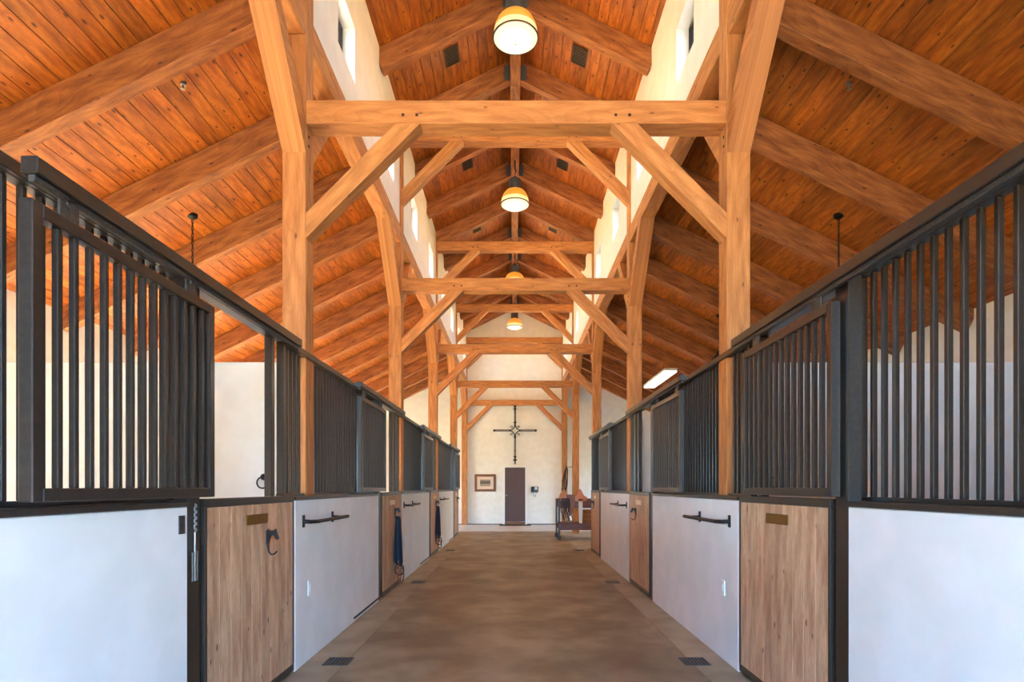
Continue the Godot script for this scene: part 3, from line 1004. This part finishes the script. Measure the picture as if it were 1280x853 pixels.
# ---------------------------------------------------------------- lamps, vents
func make_lamps() -> void:
	var names := ["nearest to the two rows of vents", "", "", ""]
	var n := 4
	for k in n:
		var d: float = (FRAMES[k + 1] + FRAMES[k + 2]) * 0.5 + 0.1
		var o := thing("pendant_lamp", "lit dome pendant lamp under the ridge, %s from the end wall" % ORD[n - 1 - k], "pendant lamp", Vector3(0, 7.05, -d), "pendant lamps along the ridge")
		var b := mb()
		b.lathe(Vector3.ZERO, [Vector2(0.270, 0.09), Vector2(0.255, 0.15), Vector2(0.222, 0.215), Vector2(0.178, 0.262), Vector2(0.125, 0.29)], 36)
		part(o, "dome", b.done(), M.lamp_dome)
		b = mb()
		b.lathe(Vector3.ZERO, [Vector2(0.276, 0.012), Vector2(0.275, 0.05), Vector2(0.270, 0.09)], 36)
		part(o, "dome_base", b.done(), M.lamp_dome_base)
		b = mb()
		b.lathe(Vector3.ZERO, [Vector2(0.0, -0.075), Vector2(0.06, -0.073), Vector2(0.14, -0.062), Vector2(0.22, -0.036), Vector2(0.268, -0.008), Vector2(0.276, 0.0)], 36)
		part(o, "lens", b.done(), M.lamp_lens)
		b = mb()
		b.lathe(Vector3.ZERO, [Vector2(0.272, -0.004), Vector2(0.285, -0.004), Vector2(0.285, 0.014), Vector2(0.274, 0.014)], 36)
		part(o, "rim_band", b.done(), M.black_iron)
		b = mb()
		b.lathe(Vector3.ZERO, [Vector2(0.0, -0.086), Vector2(0.014, -0.083), Vector2(0.014, -0.07)], 10)
		part(o, "finial", b.done(), M.black_iron)
		b = mb()
		b.lathe(Vector3.ZERO, [Vector2(0.124, 0.286), Vector2(0.124, 0.47), Vector2(0.12, 0.49), Vector2(0.07, 0.51), Vector2(0.03, 0.56), Vector2(0.0, 0.56)], 24)
		part(o, "housing", b.done(), M.hanger_steel)
		b = mb()
		b.tube([Vector3(0, 0.55, 0), Vector3(0, 0.62, 0), Vector3(0.02, 0.66, 0), Vector3(0, 0.70, 0), Vector3(0, 0.88, 0)], 0.012, 8)
		part(o, "hook", b.done(), M.black_iron)
		var l := OmniLight3D.new()
		l.name = "pendant_light"
		l.position = Vector3(0, -0.2, 0)
		l.light_color = Color(1.0, 0.80, 0.54)
		l.light_energy = 0.55
		l.light_size = 0.2
		l.omni_range = 40.0
		l.omni_attenuation = 2.0
		l.shadow_enabled = true
		o.add_child(l)
	# vents in the ridge ceiling
	var slope := atan(PITCH)
	for s in [-1.0, 1.0]:
		var i := 0
		for d in [5.95, 8.88, 11.85, 14.8, 17.9]:
			var row := "the four-door row" if s < 0 else "the three-door row"
			var x := 0.95
			var down := Vector3(s * cos(slope), -sin(slope), 0)
			var along := Vector3(0, 0, -1)
			var up := Vector3(s * sin(slope), cos(slope), 0)
			var v := thing("ceiling_vent", "dark louvred ceiling vent, side of %s, %s from end wall" % [row, ORD[4 - i]], "vent", Vector3(s * x, ceil_nave(x), -d), "vents in the ridge ceiling")
			v.basis = Basis(along, up, along.cross(up))
			bar_box(v, "back", Vector3(-0.16, -0.004, -0.1), Vector3(0.16, 0.0, 0.1), M.rubber, 0.0)
			for e in [-1.0, 1.0]:
				bar_box(v, "frame", Vector3(-0.18, -0.014, e * 0.115), Vector3(0.18, 0.0, e * 0.095), M.vent_brown, 0.002, 0)
				bar_box(v, "frame", Vector3(e * 0.18, -0.014, -0.095), Vector3(e * 0.16, 0.0, 0.095), M.vent_brown, 0.002, 2)
			for q in 6:
				bar_box(v, "slat", Vector3(-0.133 + q * 0.05, -0.012, -0.095), Vector3(-0.115 + q * 0.05, -0.003, 0.095), M.vent_brown, 0.002, 2)
			i += 1

	# black pendants on chains over the stalls
	for s in [-1.0, 1.0]:
		for k in 2:
			var d := 7.6 + 4.42 * k
			var row := "the four-door row" if s < 0 else "the three-door row"
			var x := 4.12
			var y := ceil_shed(x)
			var o := thing("chain_pendant", "black chain pendant over stalls of %s, %s" % [row, ["farther from the end wall", "nearer to the end wall"][k]], "pendant lamp", Vector3(s * x, y, -d), "black chain pendants over the stalls")
			var b := mb()
			b.lathe(Vector3.ZERO, [Vector2(0.0, -0.045), Vector2(0.03, -0.04), Vector2(0.06, -0.02), Vector2(0.065, 0.02)], 18)
			part(o, "canopy", b.done(), M.black_iron)
			b = mb()
			var links := 14
			for q in links:
				var pts := []
				for u in 10:
					var t := TAU * u / 10.0
					var off := Vector3(cos(t) * 0.011, sin(t) * 0.03, 0) if q % 2 == 0 else Vector3(0, sin(t) * 0.03, cos(t) * 0.011)
					pts.append(Vector3(0, -0.07 - q * 0.046, 0) + off)
				b.tube(pts, 0.005, 5, true, 1.0, Vector3.BACK if q % 2 == 0 else Vector3.RIGHT)
			var ch := part(o, "chain", b.done(), M.black_iron)
			ch.set_meta("kind", "stuff")
			b = mb()
			b.lathe(Vector3(0, -0.98, 0), [Vector2(0.19, 0.0), Vector2(0.17, 0.08), Vector2(0.10, 0.16), Vector2(0.06, 0.19), Vector2(0.055, 0.26), Vector2(0.03, 0.28), Vector2(0.0, 0.29)], 24)
			part(o, "shade", b.done(), M.black_iron)

	# small sprinkler heads in the board ceiling
	for s in [-1.0, 1.0]:
		var row := "the four-door row" if s < 0 else "the three-door row"
		var o := thing("sprinkler_head", "small metal sprinkler head in the board ceiling over %s" % row, "sprinkler", Vector3(s * 3.22, ceil_shed(3.22), -5.76))
		var b := mb()
		b.lathe(Vector3.ZERO, [Vector2(0.0, -0.02), Vector2(0.03, -0.016), Vector2(0.034, 0.02)], 14)
		part(o, "escutcheon", b.done(), M.galvanised)
		b = mb()
		b.tube([Vector3(0, -0.015, 0), Vector3(0, -0.05, 0)], 0.01, 8)
		b.lathe(Vector3(0, -0.055, 0), [Vector2(0.0, -0.004), Vector2(0.022, 0.0), Vector2(0.0, 0.006)], 12)
		part(o, "deflector", b.done(), M.galvanised)

	# lit strip light in the open bay beyond the three stalls
	var so := thing("strip_light", "lit white twin strip light hanging beyond the three-door row", "strip light", Vector3(3.95, 4.37, -16.3))
	bar_box(so, "body", Vector3(-0.17, 0.03, -1.22), Vector3(0.17, 0.09, 1.22), M.white_paint, 0.01)
	for e in [-1.0, 1.0]:
		bar_box(so, "lens", Vector3(-0.165, -0.02, e * 0.03), Vector3(0.165, 0.03, e * 1.2), M.strip_lens, 0.015)
		var b := mb()
		var top := ceil_shed(3.95) - 4.39
		b.tube([Vector3(0, 0.09, e * 0.45), Vector3(0, top, e * 0.45)], 0.006, 6)
		part(so, "suspension_rod", b.done(), M.hanger_steel)
	var al := AreaLight3D.new()
	al.name = "strip_area_light"
	al.area_size = Vector2(0.33, 2.4)
	al.position = Vector3(0, -0.03, 0)
	al.rotation = Vector3(-PI / 2, 0, 0)
	al.light_color = Color(1.0, 0.95, 0.86)
	al.light_energy = 2.5
	al.shadow_enabled = true
	so.add_child(al)

	# wooden box at the ridge near the end
	var bx := thing("ridge_box", "wooden box with a dark slot hanging under the ridge beam", "box", Vector3(0, 7.55, -18.3))
	bar_box(bx, "body", Vector3(-0.42, 0, -0.15), Vector3(0.42, 0.28, 0.15), M.timber, 0.005, 0, true)
	bar_box(bx, "slot", Vector3(-0.12, 0.03, 0.149), Vector3(0.12, 0.07, 0.153), M.rubber, 0.001, 0)
	for e in [-1.0, 1.0]:
		bar_box(bx, "strap", Vector3(e * 0.07, 0.28, -0.02), Vector3(e * 0.06, 0.40, 0.02), M.hanger_steel, 0.001, 1)

# ---------------------------------------------------------------- end wall things
func make_end() -> void:
	var z := -END_D
	# door
	var dr := thing("door_1", "plain dark brown door in a white frame below the iron cross", "", Vector3(0.02, 0, z), "", "structure")
	bar_box(dr, "leaf", Vector3(-0.39, 0.12, 0.045), Vector3(0.39, 2.205, 0.005), M.door_brown, 0.004, 1)
	for e in [-1.0, 1.0]:
		bar_box(dr, "jamb", Vector3(e * 0.395, 0.0, 0.06), Vector3(e * 0.465, 2.28, 0.0), M.white_paint, 0.004, 1)
	bar_box(dr, "head", Vector3(-0.395, 2.21, 0.06), Vector3(0.395, 2.28, 0.0), M.white_paint, 0.004, 0)
	bar_box(dr, "sill", Vector3(-0.395, 0.0, 0.07), Vector3(0.395, 0.11, 0.0), M.frame_wood, 0.004, 0, true)
	var b := mb()
	b.lathe(Vector3.ZERO, [Vector2(0.012, 0.0), Vector2(0.012, 0.03), Vector2(0.03, 0.045), Vector2(0.032, 0.06), Vector2(0.02, 0.075), Vector2(0.0, 0.078)], 14)
	part(dr, "knob", b.done(), M.galvanised, Vector3(-0.33, 1.13, 0.045), Basis(Vector3.RIGHT, Vector3.BACK, Vector3.DOWN))
	var mat_ := thing("door_mat", "thin dark mat on the floor before the brown door", "mat", Vector3(0.02, 0, z + 0.42))
	bar_box(mat_, "mat", Vector3(-0.6, 0.0, -0.3), Vector3(0.6, 0.014, 0.3), M.rubber, 0.004)
	var bs := structure("baseboard_back", "thin dark line at the foot of the end wall")
	bar_box(bs, "strip", Vector3(-OUTER_X, 0.0, z + 0.012), Vector3(-0.45, 0.03, z), M.vent_brown, 0.002, 0)
	bar_box(bs, "strip", Vector3(0.49, 0.0, z + 0.012), Vector3(OUTER_X, 0.03, z), M.vent_brown, 0.002, 0)
	# outlet low on the wall
	var ol := thing("wall_outlet", "small white outlet plate low on the end wall below the picture", "outlet", Vector3(-1.2, 0.22, z))
	bar_box(ol, "plate", Vector3(-0.04, 0, 0), Vector3(0.04, 0.12, 0.01), M.white_paint, 0.003, 1)
	bar_box(ol, "socket", Vector3(-0.018, 0.03, 0.008), Vector3(0.018, 0.09, 0.013), M.plaster, 0.002, 1)

	# wrought iron cross
	var cr := thing("iron_cross", "large wrought iron cross with scrolls hanging above the brown door", "cross", Vector3(0.02, 3.63, z + 0.095))
	b = mb()
	for e in [-1.0, 1.0]:
		b.tube([Vector3(e * 0.02, 0.13, 0), Vector3(e * 0.02, 0.93, 0)], 0.017, 6)
		b.tube([Vector3(e * 0.02, -0.13, 0), Vector3(e * 0.02, -1.30, 0)], 0.017, 6)
	part(cr, "upright", b.done(), M.black_iron)
	b = mb()
	for e in [-1.0, 1.0]:
		for q in [-1.0, 1.0]:
			b.tube([Vector3(e * 0.15, q * 0.02, 0), Vector3(e * 0.80, q * 0.02, 0)], 0.017, 6)
	part(cr, "crossbar", b.done(), M.black_iron)
	b = mb()
	for e in [-1.0, 1.0]:
		for q in [-1.0, 1.0]:
			var pts := []
			for k in 11:
				var t := PI * 0.5 * k / 10.0
				pts.append(Vector3(e * (0.22 - 0.21 * sin(t)), q * (0.22 - 0.21 * cos(t)), 0))
			b.tube(pts, 0.018, 6, false, 1.0, Vector3.BACK)
	part(cr, "centre_diamond", b.done(), M.black_iron)
	for e in [-1.0, 1.0]:
		for q in [-1.0, 1.0]:
			b = mb()
			var pts := []
			for k in 16:
				var t := k / 15.0 * TAU * 1.1
				var r := 0.055 - 0.038 * k / 15.0
				pts.append(Vector3(e * (0.13 + cos(t) * r), q * (0.13 + sin(t) * r), 0))
			b.tube(pts, 0.012, 5, false, 1.0, Vector3.BACK)
			part(cr, "scroll", b.done(), M.black_iron)
	for p in [Vector3(0, 0.93, 0), Vector3(0, -1.02, 0), Vector3(0, -1.14, 0), Vector3(-0.8, 0, 0), Vector3(0.8, 0, 0), Vector3(0, 0.30, 0), Vector3(0, -0.26, 0), Vector3(0, 0.82, 0)]:
		b = mb()
		var big: bool = absf(p.y + 1.14) < 0.01
		b.lathe(p, [Vector2(0.0, -0.05), Vector2(0.03, -0.035), Vector2(0.085 if big else 0.045, 0.0), Vector2(0.03, 0.035), Vector2(0.0, 0.05)], 10)
		if absf(p.y) > 0.5 or absf(p.x) < 0.1:
			b.tube([p + Vector3(-0.08, 0.03, 0), p + Vector3(-0.03, 0, 0), p + Vector3(0.03, 0, 0), p + Vector3(0.08, 0.03, 0)], 0.009, 5)
		part(cr, "finial", b.done(), M.black_iron)
	for y in [0.7, -0.8]:
		bar_box(cr, "wall_stay", Vector3(-0.012, y, -0.094), Vector3(0.012, y + 0.03, 0.0), M.black_iron, 0.002)

	# framed picture
	var pc := thing("framed_picture", "framed sepia picture with cream mount in a wide wooden frame", "picture", Vector3(-1.13, 1.61, z))
	for e in [-1.0, 1.0]:
		bar_box(pc, "frame", Vector3(-0.41, e * 0.335, 0.0), Vector3(0.41, e * 0.245, 0.045), M.frame_wood, 0.01, 0, true)
		bar_box(pc, "frame", Vector3(e * 0.41, -0.245, 0.0), Vector3(e * 0.32, 0.245, 0.045), M.frame_wood, 0.01, 1, true)
	bar_box(pc, "mount", Vector3(-0.32, -0.245, 0.0), Vector3(0.32, 0.245, 0.015), M.paper, 0.0, 0)
	bar_box(pc, "print", Vector3(-0.2, -0.13, 0.014), Vector3(0.2, 0.13, 0.019), sepia(), 0.0, 0)

	# wall telephone
	var ph := thing("wall_telephone", "dark wall telephone with a curled cord beside the brown door", "telephone", Vector3(0.78, 1.36, z))
	bar_box(ph, "base", Vector3(-0.14, -0.12, 0), Vector3(0.14, 0.11, 0.06), M.handset_grey, 0.012, 1)
	bar_box(ph, "handset", Vector3(-0.12, -0.10, 0.06), Vector3(-0.05, 0.10, 0.10), M.black_iron, 0.014, 1)
	bar_box(ph, "keypad", Vector3(0.0, -0.01, 0.058), Vector3(0.10, 0.09, 0.066), M.white_paint, 0.003, 1)
	b = mb()
	var cp := []
	for k in 30:
		var t := k / 29.0
		cp.append(Vector3(-0.06 + 0.12 * t + cos(t * 60.0) * 0.008, -0.12 - sin(t * PI) * 0.16, 0.03 + sin(t * 60.0) * 0.008))
	b.tube(cp, 0.006, 5)
	part(ph, "cord", b.done(), M.handset_grey)

	tack_corner()

func sepia() -> StandardMaterial3D:
	var m := plain("sepia_print", Color.WHITE, 0.6)
	var w := 96
	var h := 64
	var im := Image.create(w, h, false, Image.FORMAT_RGB8)
	var f := FastNoiseLite.new()
	f.seed = 77
	f.frequency = 0.06
	for y in h:
		for x in w:
			var v := 0.62 + f.get_noise_2d(x, y) * 0.15
			if y > h * 0.45:
				v = 0.34 + f.get_noise_2d(x * 2.0, y * 2.0) * 0.3
			if y > h * 0.8:
				v = 0.55 + f.get_noise_2d(x, y * 3.0) * 0.2
			im.set_pixel(x, y, Color(v, v * 0.9, v * 0.76))
	m.albedo_texture = ImageTexture.create_from_image(im)
	m.uv1_scale = Vector3(5.0, 1.9, 1.0)
	m.uv1_offset = Vector3(0.5, 0.5, 0)
	return m

func tack_corner() -> void:
	var X := 1.19
	var bench := thing("tack_rack", "dark reddish wooden saddle rack with shelf in the corner beyond three stalls", "rack", Vector3(X, 0, -16.25))
	var W := 1.15
	var D := 1.1
	for e in [0.0, D - 0.05]:
		bar_box(bench, "apron", Vector3(0, 0.87, -e), Vector3(W, 1.12, -e - 0.04), M.bench_wood, 0.006, 0, true)
		bar_box(bench, "lower_rail", Vector3(0, 0.27, -e), Vector3(W, 0.44, -e - 0.04), M.bench_wood, 0.006, 0, true)
	bar_box(bench, "top", Vector3(0, 1.10, -0.04), Vector3(W, 1.125, -D + 0.05), M.bench_wood, 0.004, 0, true)
	bar_box(bench, "shelf", Vector3(0.01, 0.42, -0.04), Vector3(W - 0.01, 0.445, -D + 0.05), M.bench_wood, 0.004, 0, true)
	for x in [0.0, W - 0.05]:
		for e in [-0.045, -D + 0.055]:
			bar_box(bench, "leg", Vector3(x, 0.1, e), Vector3(x + 0.05, 1.10, e - 0.05), M.worn_steel, 0.004, 1)
			bar_box(bench, "foot", Vector3(x - 0.02, 0.0, e + 0.02), Vector3(x + 0.07, 0.12, e - 0.07), M.leather_dark, 0.012, 1)

	# western saddle lying over the rack's top, horn towards the aisle
	var sd := thing("saddle", "brown leather western saddle with horn and hanging fenders on the rack", "saddle", Vector3(X + 0.02, 1.125, -16.42))
	var prof := [Vector2(0.02, 0.02), Vector2(0.06, 0.14), Vector2(0.12, 0.20), Vector2(0.18, 0.19), Vector2(0.26, 0.12), Vector2(0.34, 0.09), Vector2(0.44, 0.11), Vector2(0.52, 0.19), Vector2(0.57, 0.24), Vector2(0.61, 0.22), Vector2(0.70, 0.10), Vector2(0.76, 0.02)]
	var b := mb()
	var rows := []
	for p in prof:
		var r := []
		for k in 13:
			var t := (k - 6) / 6.0
			var half := 0.24 + 0.06 * sin(p.x * 5.0)
			var y: float = p.y * (1.0 - 0.35 * t * t) - 0.10 * pow(absf(t), 2.5)
			r.append(Vector3(p.x, maxf(y, 0.004), -0.22 + t * half))
		rows.append(r)
	for i in rows.size() - 1:
		for k in 12:
			var n1: Vector3 = (rows[i + 1][k] - rows[i][k]).cross(rows[i][k + 1] - rows[i][k])
			if n1.y < 0:
				n1 = -n1
			b.quad(rows[i][k], rows[i + 1][k], rows[i + 1][k + 1], rows[i][k + 1], n1)
	part(sd, "seat", b.done(), M.leather_tan)
	b = mb()
	b.lathe(Vector3(0.13, 0.19, -0.22), [Vector2(0.03, -0.02), Vector2(0.022, 0.05), Vector2(0.045, 0.075), Vector2(0.045, 0.09), Vector2(0.0, 0.1)], 14)
	part(sd, "horn", b.done(), M.leather)
	# front fender, stirrup and straps, hanging over the front apron
	b = mb()
	var fo := PackedVector2Array([Vector2(0.20, 0.12), Vector2(0.42, 0.12), Vector2(0.44, -0.05), Vector2(0.38, -0.34), Vector2(0.33, -0.46), Vector2(0.27, -0.46), Vector2(0.24, -0.30), Vector2(0.19, -0.05)])
	b.prism(fo, 0.19, 0.205)
	part(sd, "fender", b.done(), M.leather)
	# skirt: the side of the saddle, following its swell, seat and cantle, rounded below
	b = mb()
	var po := PackedVector2Array()
	for i in 45:
		var x := 0.02 + 0.74 * i / 44.0
		var swell := 0.20 * exp(-pow((x - 0.12) / 0.075, 2.0))
		var cantle := 0.21 * exp(-pow((x - 0.57) / 0.085, 2.0))
		po.append(Vector2(x, 0.055 + maxf(swell, cantle)))
	for i in 25:
		var t := PI * i / 24.0
		po.append(Vector2(0.39 + 0.37 * cos(t), 0.02 - 0.11 * pow(sin(t), 0.6) - 0.03 * cos(t * 2.0) * sin(t)))
	b.prism(po, 0.180, 0.198)
	part(sd, "skirt", b.done(), M.leather_tan)
	b = mb()
	var rim := []
	for i in 13:
		var t := PI * i / 12.0
		rim.append(Vector3(0.575, 0.235 - 0.03 * absf(cos(t)), -0.02 + 0.2 * cos(t)))
	b.tube(rim, 0.026, 8)
	part(sd, "cantle_roll", b.done(), M.leather)
	b = mb()
	b.tube([Vector3(0.26, -0.46, 0.2), Vector3(0.22, -0.60, 0.2), Vector3(0.38, -0.60, 0.2), Vector3(0.34, -0.46, 0.2)], 0.016, 6)
	part(sd, "stirrup", b.done(), M.leather_dark)
	for k in 7:
		b = mb()
		var x := 0.06 + 0.035 * k
		var len_ := 0.42 + 0.2 * absf(sin(k * 2.3))
		b.tube([Vector3(x, 0.02, 0.212), Vector3(x + 0.02, -len_ * 0.4, 0.225), Vector3(x - 0.015, -len_ * 0.75, 0.22), Vector3(x + 0.02, -len_, 0.225)], 0.014, 6, false, 0.4, Vector3.BACK)
		part(sd, "strap", b.done(), M.leather_dark)

	# basket and white towel on the shelf
	var bk := thing("basket", "brown woven basket standing on the rack's lower shelf", "basket", Vector3(X + 0.86, 0.445, -16.6))
	b = mb()
	b.lathe(Vector3.ZERO, [Vector2(0.0, 0.0), Vector2(0.17, 0.0), Vector2(0.19, 0.1), Vector2(0.20, 0.25), Vector2(0.205, 0.37), Vector2(0.19, 0.37), Vector2(0.18, 0.02), Vector2(0.0, 0.02)], 24)
	part(bk, "body", b.done(), M.wicker)
	for y in [0.12, 0.25, 0.37]:
		b = mb()
		var pts := []
		for k in 24:
			pts.append(Vector3(cos(TAU * k / 24.0), 0, sin(TAU * k / 24.0)) * 0.206 + Vector3.UP * y)
		b.tube(pts, 0.01, 6, true)
		part(bk, "hoop", b.done(), M.leather_tan)
	var tw := thing("towel", "white towel hanging from the rack beside the saddle", "towel", Vector3(X + 0.60, 0.45, -16.24))
	b = mb()
	var to := PackedVector2Array([Vector2(-0.055, 0.67), Vector2(0.05, 0.67), Vector2(0.06, 0.3), Vector2(0.045, 0.0), Vector2(-0.04, 0.02), Vector2(-0.05, 0.35)])
	b.prism(to, 0.0, 0.018)
	part(tw, "cloth", b.done(), M.cloth_white)

	# bridle on a hook arm at the post behind
	var d := 18.7
	var hk := thing("hook_arm", "thin iron hook arm on the timber post behind the saddle", "hook", Vector3(POST_X, 2.08, -d - 0.02))
	b = mb()
	b.tube([Vector3(0.0, 0, 0), Vector3(-0.20, 0, 0.02), Vector3(-0.24, 0.03, 0.02)], 0.01, 6)
	part(hk, "arm", b.done(), M.black_iron)
	bar_box(hk, "plate", Vector3(-0.008, -0.05, -0.03), Vector3(0.0, 0.05, 0.03), M.black_iron, 0.002, 1)
	var br := thing("bridle", "dark bridle with looped reins hanging above the saddle", "bridle", Vector3(POST_X - 0.19, 2.06, -d + 0.0))
	for k in 4:
		b = mb()
		var pts := []
		var wv := 0.028 + 0.013 * k
		var len_ := 0.62 + 0.08 * k
		for q in 20:
			var t := TAU * q / 20.0
			pts.append(Vector3(sin(t) * wv - 0.02 * k * (1 - cos(t)), -len_ * 0.5 * (1.0 - cos(t)), 0.012 * k + 0.01 * sin(t * 3.0)))
		b.tube(pts, 0.013, 6, true, 0.6, Vector3.BACK)
		part(br, "rein", b.done(), M.leather_dark if k % 2 == 0 else M.rubber)
	b = mb()
	b.tube([Vector3(-0.02, -0.5, 0.03), Vector3(-0.16, -0.42, 0.03), Vector3(-0.10, -0.62, 0.03)], 0.012, 6)
	part(br, "cheek_strap", b.done(), M.leather)

# ---------------------------------------------------------------- drains
func make_drains() -> void:
	for s in [-1.0, 1.0]:
		var i := 0
		for d in [4.92, 9.05, 13.6]:
			var row := "the four-door row" if s < 0 else "the three-door row"
			var o := thing("floor_drain", "dark floor drain grate along %s, %s from end wall" % [row, ORD[2 - i]], "drain", Vector3(s * 1.47, 0, -d), "floor drains along the stalls")
			bar_box(o, "back", Vector3(-0.1, -0.002, -0.1), Vector3(0.1, 0.002, 0.1), M.rubber, 0.0)
			for e in [-1.0, 1.0]:
				bar_box(o, "rim", Vector3(-0.105, 0.0, e * 0.105), Vector3(0.105, 0.007, e * 0.09), M.worn_steel, 0.001, 0)
				bar_box(o, "rim", Vector3(e * 0.105, 0.0, -0.09), Vector3(e * 0.09, 0.007, 0.09), M.worn_steel, 0.001, 2)
			for q in 6:
				bar_box(o, "slat", Vector3(-0.08 + q * 0.029, 0.001, -0.09), Vector3(-0.066 + q * 0.029, 0.006, 0.09), M.steel, 0.001, 2)
			i += 1

func _ready() -> void:
	rng.seed = 20240611
	make_view()
	make_materials()
	make_shell()
	make_roof()
	make_frames()
	make_stalls()
	make_lamps()
	make_end()
	make_drains()
